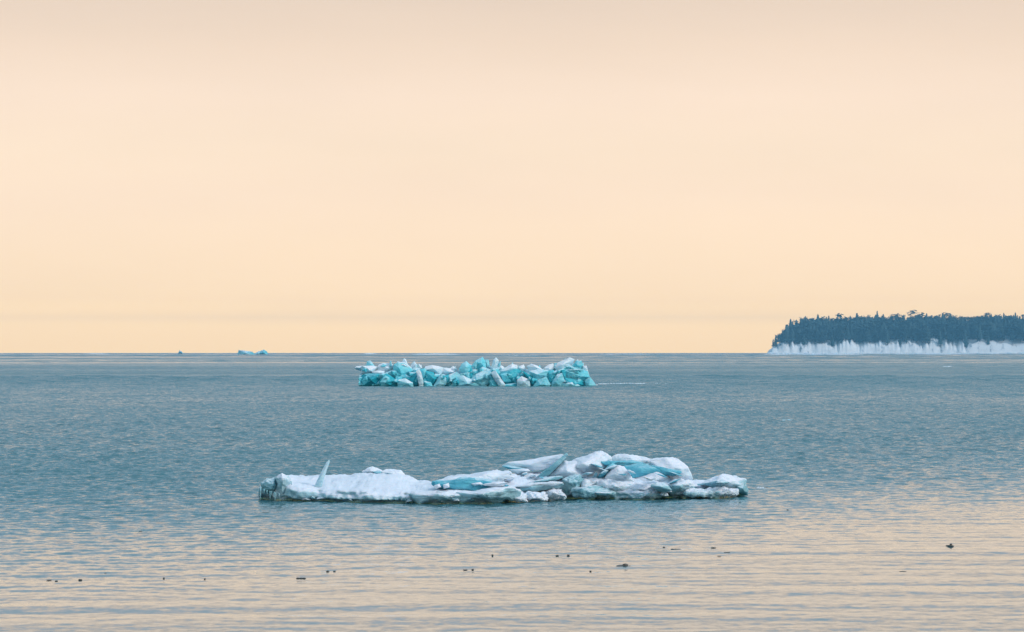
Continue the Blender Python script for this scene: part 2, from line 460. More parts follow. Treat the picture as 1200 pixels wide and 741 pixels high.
# ------------------------------------------------------------------ ice blocks
def block(name, poly, d, depth, material, parent, bulge=.35, sub=2, rough=.05, shrink=.72, lift=0.0, seed=0, smooth_=False, wob=.18, bev=.03):
    """angular block: outline poly (photo px) stands at distance d and goes `depth` metres back."""
    rr = random.Random(seed*7+len(poly)+int(poly[0][0]*10))
    cx = sum(p[0] for p in poly)/len(poly); cy = sum(p[1] for p in poly)/len(poly)
    bm = bmesh.new()
    for p in poly:
        bm.verts.new(at(p[0], p[1], d+rr.uniform(0, wob)*depth))
    for q in range(2):
        i = rr.randrange(len(poly)); p = poly[i]; f = rr.uniform(.1, .5)
        bm.verts.new(at(cx+(p[0]-cx)*f, cy+(p[1]-cy)*f, d-bulge*depth*rr.uniform(.5, 1)))
    for p in poly:
        s = shrink*rr.uniform(.8, 1.15)
        bm.verts.new(at(cx+(p[0]-cx)*s, cy+(p[1]-cy)*s-lift, d+depth*rr.uniform(.8, 1.15)))
    res = bmesh.ops.convex_hull(bm, input=bm.verts)
    junk = [g for g in res['geom_interior'] if isinstance(g, bmesh.types.BMVert)]
    bmesh.ops.delete(bm, geom=junk, context='VERTS')
    loose = [v for v in bm.verts if not v.link_faces]
    if loose: bmesh.ops.delete(bm, geom=loose, context='VERTS')
    bmesh.ops.dissolve_limit(bm, angle_limit=.12, verts=bm.verts, edges=bm.edges)
    sz = max((p[0]-cx) for p in poly)*d/FPX
    bmesh.ops.bevel(bm, geom=list(bm.edges), offset=sz*bev, segments=1, affect='EDGES', clamp_overlap=True)
    bmesh.ops.triangulate(bm, faces=bm.faces)
    for k in range(sub):
        bmesh.ops.subdivide_edges(bm, edges=bm.edges, cuts=1, use_grid_fill=True)
    bm.normal_update()
    off = Vector((rr.random()*50, rr.random()*50, 0))
    mv = []
    for v in bm.verts:
        mv.append(v.normal*sz*rough*(1.6*noise.noise((v.co+off)*(1.6/sz))+1.1*noise.noise((v.co+off)*(4.5/sz))+(.8*(.5-abs(noise.noise((v.co+off)*(9/sz)))) if sub > 2 else 0)))
    for v, mm in zip(bm.verts, mv): v.co += mm
    return build(name, bm, material, parent, smooth_)

def loft(name, tab, material, parent, nx, jag, seed=0, dbase=None):
    """solid ice body: stations (px, crest row, lip row, waterline row, depth m)."""
    bm = bmesh.new(); x0, x1 = tab[0][0], tab[-1][0]
    cols = []
    NP = 34
    for i in range(nx+1):
        px = x0+(x1-x0)*i/nx
        c = [interp([(r[0], r[k]) for r in tab], px) for k in (1, 2, 3, 4)]
        crest, lip, bot, dep = c
        d0 = water_d(bot)
        off = Vector((seed*13.0, 0, 0))
        # control points (y, z) of the cross-section
        zl = at(px, lip, d0+.1).z; zc = max(at(px, crest, d0+dep).z, zl*.9)
        ctl = [(.55, -.25), (.22, -.04), (.10, .05), (-.02, zl*.35), (.0, zl*.72), (.10, zl), (dep*.35, zl+(zc-zl)*.30),
               (dep*.72, zl+(zc-zl)*.72), (dep, zc), (dep+.35, zc*.8), (dep+.6, zc*.3), (dep+.5, -.25)]
        col = []
        for j in range(NP):
            t = j/(NP-1)*(len(ctl)-1); k = min(int(t), len(ctl)-2); f = t-k; f2 = f*f*(3-2*f)*.5+f*.5
            y = d0+ctl[k][0]+(ctl[k+1][0]-ctl[k][0])*f2; z = ctl[k][1]+(ctl[k+1][1]-ctl[k][1])*f2
            p = Vector(((px-600)*d0/FPX, y, z))
            q = p*1.0+off
            face = 1.0 if 2 <= t <= 5.2 else (.35 if t < 9.5 else .8)
            ridg = 1-abs(noise.noise(Vector((q.x*1.7, q.y*1.7, q.z*4.5))))*2
            dy = jag*face*(1.3*noise.noise(q*2.1)+.6*ridg-.3+.45*noise.noise(q*9))
            dz = jag*(.32 if t > 5 else .15)*(.45*noise.noise(Vector((q.x*2.2, q.y*1.3, 4)))+.5*noise.noise(Vector((q.x*7, q.y*4, 9)))+.25*noise.noise(q*16))
            p.y += dy*.9; p.x += .3*dy
            if z > .02: p.z += dz
            col.append(bm.verts.new(p))
        cols.append(col)
    for a, b2 in zip(cols, cols[1:]):
        for j in range(NP-1): bm.faces.new((a[j], b2[j], b2[j+1], a[j+1]))
    for col, fl in ((cols[0], False), (cols[-1], True)):
        cc = bm.verts.new(sum((v.co for v in col), Vector())/NP)
        for j in range(NP-1):
            f = (col[j], col[j+1], cc); bm.faces.new(f if not fl else f[::-1])
    return build(name, bm, material, parent, True)

# ---- near floe
d0 = water_d(588)
NF = empty('ice_floe', (at(590, 588, 69).x, 69.5, 0))
tag(NF, 'long low snow covered floe with tilted slabs and blue hollows, nearest on the lake', 'ice floe')
loft('snow_bed', [(303, 571, 577, 586, .5), (308, 563, 567, 586, .9), (318, 559, 563, 586.5, 1.2), (333, 556, 561, 587, 1.8), (343, 557, 569, 587.5, 2.2), (372, 557, 574, 588, 2.6),
     (400, 556, 576, 589, 2.8), (432, 554, 577, 590, 2.8), (466, 555, 577.5, 590, 2.8), (474, 557.5, 578, 590, 2.8), (485, 562, 578, 590, 2.6), (507, 565, 577, 591, 2.3), (530, 562, 576, 591, 2.4),
     (560, 558, 576, 590.5, 2.6), (600, 555, 576, 589, 2.8), (640, 553, 573, 586.5, 3), (655, 550, 568, 584.5, 3), (680, 545, 564, 584.5, 2.8),
     (704, 541, 564, 585, 2.6), (730, 543, 566, 585, 2.5), (760, 545, 567, 584.5, 2.5), (790, 547, 565, 583.5, 2.3), (806, 556, 566, 583, 2),
     (815, 562, 568, 582.5, 1.8), (845, 563, 570, 582, 1.5), (865, 566, 572, 581, 1.1), (877, 573, 577, 580.5, .5)], M_floe, NF, 520, .16)
def nb(name, poly, dd, depth, material, **k):
    ax = sum(p[0] for p in poly)/len(poly); ay = sum(p[1] for p in poly)/len(poly)
    if ax > 659 and ay > 561: dd += .62 if material in (M_snow, M_floe) else .42
    if name.startswith('snow'): k.setdefault('shrink', .85)
    return block(name, poly, 69.4+dd, depth, material, NF, **k)
# left end lobes
nb('ice_block', [(306, 566), (312, 561), (322, 560), (326, 566), (326, 577), (318, 579), (308, 575)], -.55, .6, M_teal, sub=3, rough=.10, smooth_=True)
nb('ice_block', [(323, 560), (330, 555), (338, 557), (342, 564), (340, 578), (330, 586), (324, 578)], -.7, .7, M_floe, sub=3, rough=.09, smooth_=True)
nb('ice_block', [(318, 575), (345, 572), (350, 588), (322, 588)], -.62, .6, M_floe, sub=3, rough=.12, smooth_=True)
# upright blade
o = block('upright_blade', [(364, 578), (370, 565), (376.5, 552), (382.5, 541.5), (386, 538.5), (386.3, 541), (383, 550), (379.5, 560), (374.5, 578)], 69.0, .16, M_floe, NF, bulge=.3, sub=2, rough=.03, shrink=.75, bev=.01)
o['label'] = 'upright pointed ice blade leaning right'
# small pieces on the back edge of the left half
nb('ice_slab', [(424, 553), (431, 548), (437, 547), (448, 551), (449, 556), (436, 557)], 1.3, .5, M_snow, sub=2)
nb('ice_slab', [(436, 553), (445, 551.5), (449, 555), (441, 557)], 1.15, .3, M_blue, sub=2)
nb('ice_slab', [(447, 553), (455, 550), (470, 551), (476, 557), (462, 560), (450, 558)], 1.1, .6, M_snow, sub=3)
nb('ice_slab', [(452, 554), (460, 552), (466, 556), (458, 559)], .95, .3, M_floe, sub=2)
# blue hollow in the middle
nb('blue_ice_slab', [(505, 567), (512, 563), (540, 560), (562, 561), (590, 567), (598, 569), (583, 573), (570, 580), (548, 578), (522, 575)], -1.75, 1.3, M_blue, sub=3, rough=.035, bulge=.1)
nb('snow_drift', [(504, 566), (520, 561), (548, 557), (580, 553), (600, 553), (604, 561), (588, 565), (560, 562), (530, 563)], -.5, 1.2, M_snow, sub=3, smooth_=True)
nb('snow_lump', [(508, 569), (515, 567), (517, 571), (511, 573)], -1.95, .3, M_snow, sub=2, smooth_=True)
nb('snow_lump', [(519, 568), (526, 566), (527, 571), (520, 573)], -1.95, .3, M_snow, sub=2, smooth_=True)
nb('snow_lump', [(552, 567), (563, 565), (566, 568), (556, 569)], -1.9, .4, M_snow, sub=2, smooth_=True)
nb('snow_lump', [(565, 568), (578, 565), (590, 564), (598, 566), (590, 570), (575, 571)], -1.9, .4, M_snow, sub=2, smooth_=True)
nb('snow_drift', [(530, 578), (560, 577), (572, 580), (590, 573), (600, 570), (610, 575), (606, 586), (590, 589), (540, 590)], -2.1, 1.2, M_floe, sub=3, smooth_=True, rough=.06)
nb('snow_drift', [(478, 579), (500, 575), (530, 577), (545, 581), (540, 589), (490, 589)], -2.15, 1.0, M_floe, sub=3, smooth_=True, rough=.07)
# tilted slabs right of the middle
nb('ice_slab', [(588, 545.5), (596, 542), (615, 540.5), (632, 540), (650, 536.5), (660, 533), (662, 536), (645, 547), (632, 551), (610, 550), (594, 549)], 1.9, .8, M_snow, sub=3, rough=.02, bulge=.25)
nb('ice_slab', [(588, 546), (595, 545.5), (620, 550), (619, 553), (600, 552)], 1.5, .5, M_blue, sub=2, rough=.02)
nb('ice_slab', [(595, 550), (618, 549.5), (622, 552), (606, 556)], 1.35, .3, M_snow, sub=2, rough=.02)
o = nb('tilted_slab', [(628, 560), (634, 555), (645, 546), (655, 537), (664, 531), (666, 533.5), (657, 544), (648, 553), (642, 558)], .9, .35, M_teal, sub=2, rough=.02, bulge=.1, shrink=.95)
o['label'] = 'thin teal slab propped up diagonally'
nb('ice_slab', [(640, 559), (652, 549), (662, 540), (676, 541), (690, 550), (688, 560), (660, 561)], 1.0, 1.0, M_snow, sub=3, rough=.03)
nb('ice_slab', [(624, 565), (640, 560), (659, 557), (661, 560), (648, 564), (630, 566)], -.5, .8, M_teal, sub=2, rough=.03, bulge=.1)
nb('ice_slab', [(618, 566), (630, 562), (659, 559.5), (658, 561), (640, 565)], -.3, .9, M_snow, sub=2, rough=.02, bulge=.05)
nb('ice_slab', [(602, 572), (622, 567), (655, 565), (660, 568), (655, 572), (625, 576), (604, 578)], -1.05, 1.0, M_teal, sub=3, rough=.05, bulge=.1)
nb('snow_drift', [(600, 571.5), (618, 567), (650, 564.5), (660, 566), (655, 568.5), (625, 571)], -1.1, 1.0, M_snow, sub=3, rough=.04, bulge=.05, smooth_=True)
nb('snow_rubble', [(592, 582), (604, 578), (616, 580), (618, 588), (600, 590)], -1.75, 1.0, M_snow, sub=3, rough=.14)
nb('snow_rubble', [(612, 580), (622, 577), (640, 578), (642, 587), (616, 588.5)], -1.35, .8, M_snow, sub=3, rough=.14)
nb('snow_rubble', [(636, 576), (648, 573), (657, 575), (662, 582), (650, 586), (638, 586)], -1.0, .8, M_snow, sub=3, rough=.14)
# main mound
nb('snow_mound', [(652, 556), (662, 545), (675, 537.5), (690, 534.5), (699, 531), (704, 528.8), (709, 531), (716, 536), (718, 548), (706, 560), (680, 561)], 1.2, 1.5, M_snow, sub=4, rough=.035, smooth_=True, bulge=.3)
nb('snow_mound', [(714, 537), (722, 533.5), (735, 533), (746, 534), (757, 537), (770, 540), (768, 548), (740, 546), (718, 545)], 1.5, 1.2, M_snow, sub=4, rough=.04, smooth_=True, bulge=.1)
nb('snow_mound', [(757, 540), (768, 538), (778, 537), (788, 536), (795, 538.5), (801, 543), (806, 549), (809, 557), (812, 562), (795, 566), (775, 560), (760, 550)], 1.3, 1.3, M_snow, sub=4, rough=.035, smooth_=True, bulge=.2)
# blue hollow on the mound
nb('blue_ice_slab', [(730, 546), (745, 543), (758, 544), (770, 549), (775, 553), (762, 556), (745, 560), (733, 563), (731, 556)], .95, .7, M_blue, sub=3, rough=.02, bulge=.05)
nb('blue_ice_slab', [(704, 541), (716, 540), (740, 540), (762, 544), (750, 545.5), (725, 545), (708, 544.5)], 1.12, .5, M_blue, sub=3, rough=.04, bulge=.05)
nb('blue_ice_slab', [(762, 545), (775, 549), (788, 554), (797, 552), (799, 554), (790, 558.5), (780, 557), (768, 552)], 1.02, .5, M_blue, sub=3, rough=.03, bulge=.05)
nb('ice_slab', [(718, 543), (723, 545), (713, 555), (706, 561), (699, 561), (705, 552)], .75, .4, M_blue, sub=2, rough=.04, bulge=.2)
nb('ice_slab', [(694, 560), (698, 553), (701, 555), (699, 561)], .7, .2, M_teal, sub=2)
nb('snow_mound', [(708, 560), (716, 550), (725, 545), (731, 547), (733, 562), (745, 566), (720, 570)], .55, .7, M_snow, sub=3, rough=.04, bulge=.15, smooth_=True)
nb('snow_mound', [(730, 566), (742, 560), (756, 555), (771, 552.5), (780, 558), (788, 563), (784, 568), (760, 570), (735, 571)], .3, .9, M_snow, sub=3, rough=.04, bulge=.15, smooth_=True)
# lower front right
nb('ice_block', [(659, 562), (668, 558), (680, 556), (684, 562), (677, 572), (674, 580), (664, 581), (659, 572)], -.35, .8, M_teal, sub=3, rough=.07)
nb('snow_mound', [(672, 566), (684, 561), (700, 561), (706, 566), (700, 572), (680, 575)], -.35, .8, M_snow, sub=3, rough=.08, smooth_=True)
nb('ice_block', [(670, 574), (690, 570), (712, 572), (722, 578), (715, 583), (690, 583), (672, 582)], -.5, .8, M_teal, sub=3, rough=.09)
nb('ice_block', [(696, 577), (718, 577), (717, 580), (702, 580)], -.95, .4, M_floe, sub=2, rough=.09)
nb('snow_mound', [(700, 565), (712, 563), (730, 566), (738, 570), (734, 577), (712, 577), (700, 571)], -.55, .8, M_snow, sub=3, rough=.09, smooth_=True)
nb('ice_block', [(718, 577), (740, 574), (765, 576), (775, 580), (765, 584), (722, 585)], -.6, .8, M_floe, sub=3, rough=.10)
nb('snow_mound', [(735, 571), (752, 567), (768, 568), (772, 576), (752, 579), (736, 578)], -.5, .8, M_snow, sub=3, rough=.08, smooth_=True)
o = nb('ice_block', [(762, 569), (768, 566), (777, 565), (784, 570), (788, 575), (778, 578), (768, 574)], -.75, .6, M_teal, sub=2, rough=.03, bulge=.3)
nb('ice_block', [(776, 569), (790, 563), (808, 563), (814, 570), (800, 578), (786, 579)], -.25, .9, M_floe, sub=3, rough=.08, smooth_=True)
nb('ice_block', [(785, 579), (805, 574), (830, 573), (845, 575), (838, 582), (800, 583)], -.1, .9, M_floe, sub=3, rough=.10)
o = nb('ice_block', [(817, 568), (828, 564), (838, 559), (846, 555.5), (853, 556.5), (864, 559), (874, 562.5), (875, 570), (862, 574), (835, 571)], .45, 1.0, M_floe, sub=3, rough=.045, bulge=.35)
nb('ice_block', [(838, 566), (846, 562), (856, 565), (850, 569)], .0, .5, M_teal, sub=2, rough=.04)
nb('ice_block', [(860, 568), (873, 565), (877, 574), (876, 580), (862, 580)], .7, .7, M_teal, sub=2, rough=.05)
nb('ice_block', [(822, 577), (845, 573), (866, 573), (864, 580), (850, 582), (826, 582.5)], .1, .7, M_snow, sub=3, rough=.12)
# thin broken plates and shards lying about on the mound
rr = random.Random(21)
for i in range(34):
    px = rr.choice([rr.uniform(600, 660), rr.uniform(665, 800), rr.uniform(690, 790), rr.uniform(800, 862)])
    top = interp([(600, 552), (640, 548), (680, 541), (704, 536), (760, 541), (795, 546), (812, 564), (870, 566)], px)
    py = top+rr.uniform(2, 20)*(1 if px < 800 else .4)
    w = rr.uniform(3, 9); th = rr.uniform(.7, 1.6); sl = rr.uniform(-.45, .45)*w
    f = (py-top)/24
    nb('ice_shard', [(px-w, py+sl), (px-w*.3, py+sl*.3-th*1.2), (px+w*.5, py-sl*.5-th), (px+w, py-sl), (px+w*.3, py-sl*.2+th)], 1.6-2.3*f, rr.uniform(.3, .7),
       rr.choice([M_snow, M_floe, M_teal, M_blue]), sub=1, rough=.02, bulge=.1, seed=i)
# loose snow lumps in the seams of the mound
for i in range(16):
    px = rr.uniform(664, 815); py = rr.uniform(562, 580); w = rr.uniform(2, 7); h = rr.uniform(1.5, 4)
    f = (py-540)/42
    nb('snow_lump', [(px-w, py+h*.5), (px-w*.7, py-h*.6), (px+rr.uniform(-.4, .4)*w, py-h), (px+w*.8, py-h*.4), (px+w, py+h*.6)], 1.2-2.0*f+rr.uniform(-.1, .1), .5,
       rr.choice([M_snow, M_snow, M_floe]), sub=2, rough=.09, seed=60+i)
# small crumbs of broken snow along the waterline
rr = random.Random(5)
for i in range(46):
    px = 345+i*11.4+rr.uniform(-4, 4)
    if px > 870: continue
    bot = interp([(303, 586), (400, 588.5), (470, 590), (550, 591), (600, 589), (640, 586.5), (660, 584), (704, 585), (790, 583.5), (877, 580)], px)
    w = rr.uniform(2.5, 6.5); hh = rr.uniform(2, 6)
    y0 = bot-1-rr.random()*3
    block('ice_lump', [(px-w, y0), (px-w*.7, y0-hh*.7), (px+rr.uniform(-.4, .4)*w, y0-hh), (px+w*.8, y0-hh*.5), (px+w, y0+.5)],
          water_d(bot)-.12+rr.random()*.1, .4, rr.choice([M_floe, M_snow, M_floe, M_teal]), NF, sub=2, rough=.12, seed=i)
# icicles hanging under the left end
for k, (px, y0, y1) in enumerate([(305.3, 572, 587.5), (313, 576, 580.5), (316.4, 577, 586), (318.1, 577, 581.5), (321.6, 578, 585), (323, 579, 587), (327.4, 580, 584.5), (309.6, 575, 578.5)]):
    d = water_d(587)-.14
    a, b2 = at(px, y0-1.5, d), at(px, y1, d)
    bm = bmesh.new(); bmesh.ops.create_cone(bm, segments=7, radius1=.003, radius2=.016, depth=(a-b2).length, cap_ends=True)
    bmesh.ops.subdivide_edges(bm, edges=[e for e in bm.edges if abs(e.verts[0].co.z-e.verts[1].co.z) > .01], cuts=3)
    for v in bm.verts: v.co += Vector((noise.noise(v.co*20+Vector((k, 0, 0))), noise.noise(v.co*20+Vector((0, k, 0))), 0))*.004
    bmesh.ops.translate(bm, verts=bm.verts, vec=(a+b2)/2)
    build('icicle', bm, M_teal, NF, True)

# ---- turquoise floe in the middle distance
FD = water_d(453.0)
TF = empty('turquoise_ice_floe', (at(556, 453, FD).x, FD+3, 0))
tag(TF, 'jagged heap of bright turquoise ice blocks floating in the middle distance', 'ice floe')
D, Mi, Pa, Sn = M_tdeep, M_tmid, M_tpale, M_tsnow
za = lambda z: [(410+x/8, 405+y/8) for x, y in z]
zb = lambda z: [(550+x/8, 405+y/8) for x, y in z]
def tb(poly, dd, depth, m_, **k):
    k.setdefault('rough', .022); k.setdefault('shrink', .88); k.setdefault('bev', .015); k.setdefault('sub', 2)
    return block('ice_block', poly, FD+dd, depth, m_, TF, **k)
# core behind
WALL = [(421, 436), (432, 432), (440, 432), (452, 430), (462, 427), (475, 428), (484, 429), (495, 432), (512, 431), (530, 434), (541, 430), (548, 429), (558, 427), (566, 423), (574, 427), (582, 424), (588, 431),
        (600, 430), (622, 430), (637, 434), (645, 430), (655, 426), (668, 422), (682, 426), (690, 438)]
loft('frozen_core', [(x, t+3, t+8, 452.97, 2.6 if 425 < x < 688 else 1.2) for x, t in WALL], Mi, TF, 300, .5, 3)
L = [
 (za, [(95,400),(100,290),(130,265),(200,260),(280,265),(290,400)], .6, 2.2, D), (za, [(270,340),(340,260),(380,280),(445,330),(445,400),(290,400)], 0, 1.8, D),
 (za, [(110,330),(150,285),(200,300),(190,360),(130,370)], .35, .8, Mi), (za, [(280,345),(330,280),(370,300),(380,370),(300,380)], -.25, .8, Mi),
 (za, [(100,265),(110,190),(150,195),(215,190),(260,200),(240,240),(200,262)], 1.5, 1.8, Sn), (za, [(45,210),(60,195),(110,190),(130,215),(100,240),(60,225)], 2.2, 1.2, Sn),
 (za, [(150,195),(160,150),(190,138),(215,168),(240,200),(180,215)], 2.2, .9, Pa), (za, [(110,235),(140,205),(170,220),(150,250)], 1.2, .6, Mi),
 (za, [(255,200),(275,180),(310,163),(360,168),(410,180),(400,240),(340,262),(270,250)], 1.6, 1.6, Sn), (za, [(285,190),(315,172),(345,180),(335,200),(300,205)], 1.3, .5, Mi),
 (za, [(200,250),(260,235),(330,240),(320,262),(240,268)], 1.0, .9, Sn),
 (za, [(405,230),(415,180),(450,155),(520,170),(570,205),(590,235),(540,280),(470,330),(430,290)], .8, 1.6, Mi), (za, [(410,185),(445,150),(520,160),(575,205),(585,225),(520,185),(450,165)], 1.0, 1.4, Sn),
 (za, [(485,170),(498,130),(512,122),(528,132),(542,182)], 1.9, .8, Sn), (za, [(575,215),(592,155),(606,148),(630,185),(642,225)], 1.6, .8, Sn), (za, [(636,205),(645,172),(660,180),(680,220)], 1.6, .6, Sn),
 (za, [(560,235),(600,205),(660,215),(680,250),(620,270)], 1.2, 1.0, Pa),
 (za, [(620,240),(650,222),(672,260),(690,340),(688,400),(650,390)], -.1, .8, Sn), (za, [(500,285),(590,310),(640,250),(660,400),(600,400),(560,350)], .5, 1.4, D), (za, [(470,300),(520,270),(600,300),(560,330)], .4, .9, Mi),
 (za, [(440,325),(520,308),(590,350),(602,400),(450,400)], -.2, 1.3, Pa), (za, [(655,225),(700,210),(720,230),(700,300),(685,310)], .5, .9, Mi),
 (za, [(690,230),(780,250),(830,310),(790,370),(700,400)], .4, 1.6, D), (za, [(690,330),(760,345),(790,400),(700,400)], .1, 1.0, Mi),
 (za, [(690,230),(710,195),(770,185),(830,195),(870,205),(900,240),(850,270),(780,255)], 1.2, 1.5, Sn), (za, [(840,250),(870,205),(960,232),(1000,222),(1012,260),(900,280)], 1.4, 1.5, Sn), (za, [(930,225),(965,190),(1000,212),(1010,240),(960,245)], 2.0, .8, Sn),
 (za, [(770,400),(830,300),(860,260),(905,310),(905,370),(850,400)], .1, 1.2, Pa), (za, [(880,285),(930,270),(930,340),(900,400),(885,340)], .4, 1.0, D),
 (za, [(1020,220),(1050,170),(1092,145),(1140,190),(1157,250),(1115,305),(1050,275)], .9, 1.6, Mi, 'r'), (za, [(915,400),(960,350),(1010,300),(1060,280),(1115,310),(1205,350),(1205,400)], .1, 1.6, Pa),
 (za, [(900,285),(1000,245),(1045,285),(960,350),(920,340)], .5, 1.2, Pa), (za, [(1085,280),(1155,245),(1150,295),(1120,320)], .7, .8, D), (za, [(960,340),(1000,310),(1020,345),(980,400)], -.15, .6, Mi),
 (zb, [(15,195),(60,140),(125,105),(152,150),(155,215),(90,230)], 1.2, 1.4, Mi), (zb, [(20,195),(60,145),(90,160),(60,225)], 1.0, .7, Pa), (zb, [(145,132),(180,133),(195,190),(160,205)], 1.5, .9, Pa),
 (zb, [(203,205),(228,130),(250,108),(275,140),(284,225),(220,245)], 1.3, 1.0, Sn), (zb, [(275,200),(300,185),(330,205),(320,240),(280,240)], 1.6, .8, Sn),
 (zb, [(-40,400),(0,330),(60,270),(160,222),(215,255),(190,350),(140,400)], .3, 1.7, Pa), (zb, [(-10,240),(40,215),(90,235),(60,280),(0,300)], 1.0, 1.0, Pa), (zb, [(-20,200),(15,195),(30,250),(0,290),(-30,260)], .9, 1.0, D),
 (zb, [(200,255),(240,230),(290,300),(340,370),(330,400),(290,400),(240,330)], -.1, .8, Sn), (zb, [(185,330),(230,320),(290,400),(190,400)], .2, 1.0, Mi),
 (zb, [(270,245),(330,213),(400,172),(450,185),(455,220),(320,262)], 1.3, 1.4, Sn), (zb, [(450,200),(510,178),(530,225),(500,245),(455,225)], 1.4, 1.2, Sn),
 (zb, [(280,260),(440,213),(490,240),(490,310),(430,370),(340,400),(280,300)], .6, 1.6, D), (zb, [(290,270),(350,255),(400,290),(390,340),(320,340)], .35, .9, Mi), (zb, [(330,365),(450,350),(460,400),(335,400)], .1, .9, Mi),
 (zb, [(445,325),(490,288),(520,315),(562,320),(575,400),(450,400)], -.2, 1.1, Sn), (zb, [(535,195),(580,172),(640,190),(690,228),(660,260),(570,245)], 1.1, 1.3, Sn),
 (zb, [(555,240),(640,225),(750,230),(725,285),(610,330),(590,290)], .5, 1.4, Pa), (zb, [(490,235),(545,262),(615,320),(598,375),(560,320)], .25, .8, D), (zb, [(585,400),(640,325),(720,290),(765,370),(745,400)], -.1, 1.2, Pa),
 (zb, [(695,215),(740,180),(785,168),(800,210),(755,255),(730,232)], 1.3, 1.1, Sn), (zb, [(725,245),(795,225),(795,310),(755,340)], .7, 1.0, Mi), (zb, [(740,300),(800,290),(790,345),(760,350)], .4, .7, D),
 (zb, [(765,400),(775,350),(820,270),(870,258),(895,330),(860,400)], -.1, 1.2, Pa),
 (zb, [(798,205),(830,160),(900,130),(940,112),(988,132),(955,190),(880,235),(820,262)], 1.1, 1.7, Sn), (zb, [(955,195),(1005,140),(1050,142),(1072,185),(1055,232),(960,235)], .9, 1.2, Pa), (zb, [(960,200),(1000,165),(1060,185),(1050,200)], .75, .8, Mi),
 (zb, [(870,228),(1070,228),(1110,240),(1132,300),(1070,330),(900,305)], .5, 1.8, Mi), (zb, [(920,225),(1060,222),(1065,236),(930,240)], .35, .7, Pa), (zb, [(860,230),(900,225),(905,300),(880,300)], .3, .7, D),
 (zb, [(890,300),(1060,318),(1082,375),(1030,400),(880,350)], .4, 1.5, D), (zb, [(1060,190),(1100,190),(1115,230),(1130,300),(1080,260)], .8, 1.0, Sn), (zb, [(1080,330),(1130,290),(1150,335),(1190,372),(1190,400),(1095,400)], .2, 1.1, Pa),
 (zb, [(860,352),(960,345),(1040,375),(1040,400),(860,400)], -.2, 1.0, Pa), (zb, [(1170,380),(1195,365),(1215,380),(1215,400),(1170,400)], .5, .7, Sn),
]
for i, e in enumerate(L):
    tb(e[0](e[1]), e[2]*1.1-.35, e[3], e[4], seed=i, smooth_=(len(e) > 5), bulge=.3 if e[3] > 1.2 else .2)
# broken splinters that roughen the top edge
rr = random.Random(3)
TOP = [(421, 432), (432, 428), (440, 429), (452, 427), (462, 425), (475, 425), (484, 427), (495, 430), (512, 430), (530, 433), (541, 428), (548, 427), (558, 424), (566, 420), (574, 425), (582, 421), (588, 430), (600, 428), (622, 428), (637, 433), (645, 428), (655, 424), (668, 420), (682, 424), (690, 435)]
for i in range(52):
    px = rr.uniform(424, 688); ty = interp(TOP, px)+rr.uniform(1.5, 5)
    w = rr.uniform(.7, 2.2); h = rr.uniform(2.5, 6); lean = rr.uniform(-2.2, 2.2)
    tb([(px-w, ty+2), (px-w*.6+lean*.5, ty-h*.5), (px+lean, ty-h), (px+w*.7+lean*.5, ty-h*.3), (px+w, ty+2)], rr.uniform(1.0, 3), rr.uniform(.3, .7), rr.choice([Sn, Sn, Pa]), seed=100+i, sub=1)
for i in range(22):
    px = rr.uniform(423, 692); ty = rr.uniform(440, 452)
    w = rr.uniform(1.5, 4.5); h = rr.uniform(1.5, 5)
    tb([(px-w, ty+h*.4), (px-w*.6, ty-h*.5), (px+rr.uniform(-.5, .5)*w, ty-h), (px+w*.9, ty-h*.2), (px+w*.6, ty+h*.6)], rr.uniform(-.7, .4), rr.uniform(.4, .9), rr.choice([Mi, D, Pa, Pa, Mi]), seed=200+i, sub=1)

# ---- ice on the horizon
def far_floe(name, polys, d, label, cat='ice floe', mats=None, group=None, depth=10):
    xs = [p[0] for q in polys for p in q]
    r = empty(name, (at(sum(xs)/len(xs), HOR, d).x, d+3, 0)); tag(r, label, cat, group)
    for i, q in enumerate(polys):
        block('ice_block', q, d+i*1.5, depth*d/4000, (mats or [M_tpale, M_tmid])[i % 2], r, sub=2, rough=.06, seed=i)
    return r
far_floe('ice_floe', [[(278, 417), (279, 410), (285, 413), (293, 411.5), (297, 417)], [(283, 417), (286, 413), (296, 412), (300, 417)], [(296, 417), (302, 412), (306, 411.5), (304, 417)],
                      [(301, 417), (305, 411.5), (309, 409.5), (313, 412), (315, 417)]], 3600, 'small jagged turquoise ice floe on the horizon at left', depth=14)
far_floe('ice_floe', [[(208, 415), (210.5, 410.5), (213, 412), (215, 415)]], 4600, 'tiny ice floe speck on the horizon, leftmost in the photo', depth=10)
def drift_strip(name, x0, x1, d, hgt, label, seed, group=None, m_=None):
    rr = random.Random(seed); bm = bmesh.new(); n = max(14, int((x1-x0)*1.3)); A = []
    for i in range(n+1):
        px = x0+(x1-x0)*i/n; e = max(0, math.sin(math.pi*i/n))**.5
        row = []
        for j in range(7):
            y = (j/6-.5)*(.012*d)*e*(1+.2*rr.random())
            z = max(-.1, hgt*e*math.sin(math.pi*j/6)*rr.uniform(.1, 1.15)-.02)
            row.append(bm.verts.new(((px-600)*d/FPX, d+y, z)))
        A.append(row)
    for a, b2 in zip(A, A[1:]):
        for j in range(6): bm.faces.new((a[j], b2[j], b2[j+1], a[j+1]))
    return tag(build(name, bm, m_ or M_tsnow), label, 'drift ice', group)
drift_strip('drift_ice', 481, 540, 3600, 1.4, 'thin white strip of drift ice near the horizon above the turquoise floe', 1)
drift_strip('drift_ice', 893, 1012, 3300, 1.8, 'white strip of broken ice on the water before the headland', 2)
drift_strip('drift_ice', 1040, 1146, 3900, 1.2, 'faint strip of ice below the right part of the headland snow bank', 3)
drift_strip('drift_ice', 425, 442, 4200, 1.6, 'short pale strip of drift ice on the horizon left of the turquoise floe top', 4)
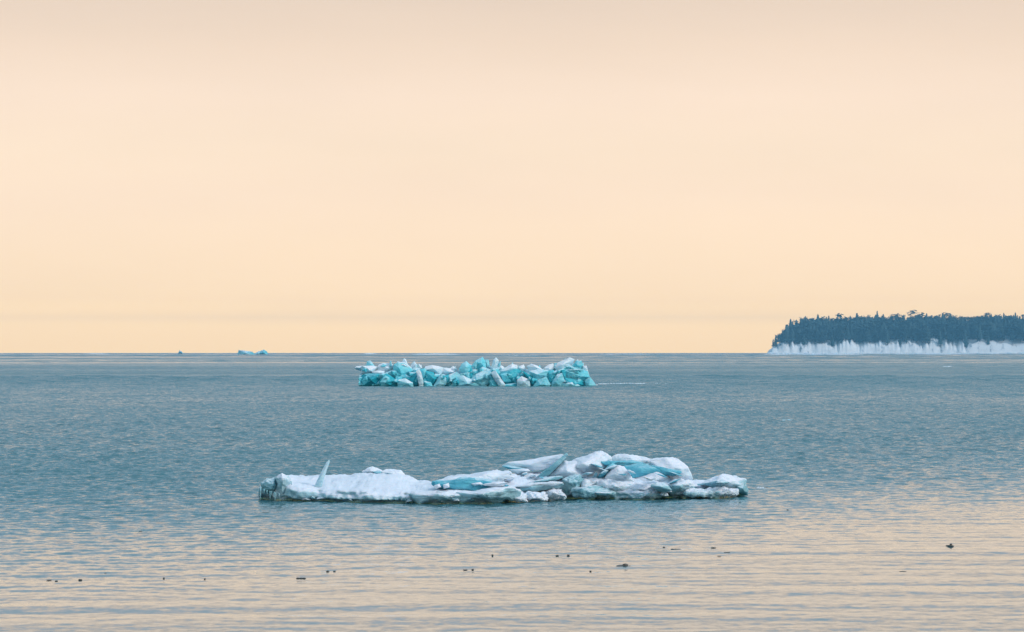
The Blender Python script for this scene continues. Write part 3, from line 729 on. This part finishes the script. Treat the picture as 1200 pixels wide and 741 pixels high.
drift_strip('drift_ice', 690, 800, 318, .135, 'long thin pale strip added for the sheen of a water slick right of the turquoise floe', 5)  # not ice: added strip whose pale colour stands for a slick's sheen
drift_strip('drift_ice', 1104, 1122, 690, .16, 'small low ice patch on the water below the right of the headland', 6)
drift_strip('drift_ice', 914, 932, 150, .07, 'small faint ice patch alone on open water right of centre', 7, None, M_blue)
drift_strip('drift_ice', 880, 900, 75, .05, 'thin pale strip added as a slick of smooth water beside the right tip of the nearest floe', 8)  # added strip too, pale colour in place of bright reflection on smooth water

# broken shore ice piled along the foot of the headland
rr = random.Random(77); bm = bmesh.new()
for i in range(620):
    px = rr.uniform(899, 1260)
    x = (px-600)*HPX; y = HD-rr.uniform(-6, 26)+9*noise.noise(Vector((x*.02, 1, 0))); sz = rr.uniform(.8, 3.6)*(.6+.8*abs(noise.noise(Vector((px*.08, 2, 2))))*2)
    r = bmesh.ops.create_icosphere(bm, subdivisions=1, radius=1)
    for v in r['verts']:
        v.co = Vector((x+v.co.x*sz*1.5*rr.uniform(.6, 1.2), y+v.co.y*sz, v.co.z*sz*.62*rr.uniform(.6, 1.2)))
tag(build('shore_ice', bm, M_tsnow), 'ragged heap of broken white ice along the foot of the headland', 'shore ice', None, 'stuff')
drift_strip('drift_ice', 96, 128, 4300, 1.1, 'faint broken strip of pale ice on the horizon near the left side', 31)
drift_strip('drift_ice', 560, 640, 2500, .7, 'thin pale ice strip behind the right half of the turquoise floe', 32)
drift_strip('drift_ice', 700, 770, 3900, .9, 'faint pale ice strip near the horizon between turquoise floe and headland', 33)

# ---- dark scraps floating near the shore
SC = [(58, 680, 7, 'dark flat scrap of driftwood at the far left of the calm water', 0), (66, 681, 4, 'small dark scrap just right of the leftmost floating scrap', 0),
 (94, 680, 5, 'dark rounded scrap second clump from the left on calm water', 1), (124, 672, 4, 'small faint dark scrap slightly farther out at lower left', 0),
 (192, 678, 2.5, 'tiny dark speck floating at lower left between two larger scraps', 1), (240, 679, 2.5, 'tiny dark speck floating left of the elongated dark scrap', 1),
 (353, 678, 11, 'elongated dark scrap of three joined lumps at lower left of centre', 2), (384, 670, 4, 'left one of a pair of dark rounded scraps left of centre', 1),
 (392, 670, 3, 'right one of a pair of dark rounded scraps left of centre', 1), (494, 663, 7, 'flat dark scrap floating alone left of the middle', 0),
 (545, 668, 6, 'dark flat scrap near the middle, left one of two close together', 0), (554, 668, 3, 'dark bit near the middle, right one of two close together', 1),
 (577, 651, 2.5, 'tiny dark speck floating below the middle of the nearest floe', 1), (165, 623, 4, 'lone dark speck on rippled water left of and below the nearest floe', 0),
 (653, 651, 4, 'thin dark fleck right of the middle, left of a round dark bit', 0), (666, 651, 4, 'round dark bit right of the middle next to a thin fleck', 1),
 (730, 664, 18, 'largest floating driftwood piece with a raised knob, right of the middle', 3), (692, 670, 3, 'small dark speck just left of the largest driftwood piece', 1),
 (778, 642, 3, 'small dark bit at the left end of a broken row of scraps', 1), (792, 644, 11, 'thin broken dark twig in the row of scraps right of centre', 2),
 (836, 642, 6, 'thin dark twig farther right in the row of scraps', 0), (852, 648, 7, 'dark twig below the right end of the row of scraps', 2),
 (843, 652, 5, 'pale thin twig nearest the viewer in the row of scraps', 0), (1113, 640, 9, 'dark driftwood piece at far right on the peach coloured water', 3),
 (1058, 670, 9, 'flat dim scrap at lower right nearest the shore', 0), (898, 571.5, 4, 'small dark piece floating just right of the nearest floe tip', 1), (923, 598, 3, 'tiny dark speck on ripples right of the nearest floe', 1)]
for i, (px, py, w, lab, ty) in enumerate(SC):
    d = water_d(py); s = d/FPX; rr = random.Random(i+40)
    bm = bmesh.new()
    def lump(cx, cz, rx, rz, ry):
        r = bmesh.ops.create_icosphere(bm, subdivisions=2, radius=1)
        for v in r['verts']:
            k = 1+.45*noise.noise(v.co*1.6+Vector((i*3, cx*50, 0)))
            v.co = Vector((cx+v.co.x*rx*k, v.co.y*ry*k, (cz+v.co.z*rz*k)*.42))
    W2 = w*s/2
    if ty == 0: lump(0, .006, W2, .016, .05)
    elif ty == 1: lump(0, .014, W2, .026, .04)
    elif ty == 2:
        for q in (-.7, 0, .62): lump(q*W2, .010, W2*.38, .022, .04)
        lump(0, .004, W2, .010, .03)
    else:
        lump(0, .016, W2, .034, .09); lump(W2*.3, .06, W2*.35, .045, .05); lump(-W2*.55, .012, W2*.3, .012, .04)
    o = build('floating_scrap', bm, M_scrap, None, True)
    o.location = ((px-600)*s, d, -0.002)
    tag(o, lab, 'driftwood', 'dark scraps floating near the shore')

# ------------------------------------------------------------------ haze: one closed box of even air
bm = bmesh.new()
bmesh.ops.create_cube(bm, size=1)
X0, X1, Y0, Y1, Z0, Z1 = -9600, 9600, -300, 9100, -3.0, 95.0
for v in bm.verts:
    v.co = ((X0, X1)[v.co.x > 0], (Y0, Y1)[v.co.y > 0], (Z0, Z1)[v.co.z > 0])
hm = bpy.data.materials.new('air'); hm.use_nodes = True
ht = hm.node_tree; ht.nodes.clear()
ho = ht.nodes.new('ShaderNodeOutputMaterial'); pv = ht.nodes.new('ShaderNodeVolumePrincipled')
pv.inputs['Color'].default_value = (.26, .67, 1.0, 1)
pv.inputs['Density'].default_value = .00011
pv.inputs['Anisotropy'].default_value = 0.0
ht.links.new(pv.outputs[0], ho.inputs['Volume'])
hz = build('haze', bm, hm)
tag(hz, 'thin pale blue air between the viewer and the headland', None, None, 'stuff')
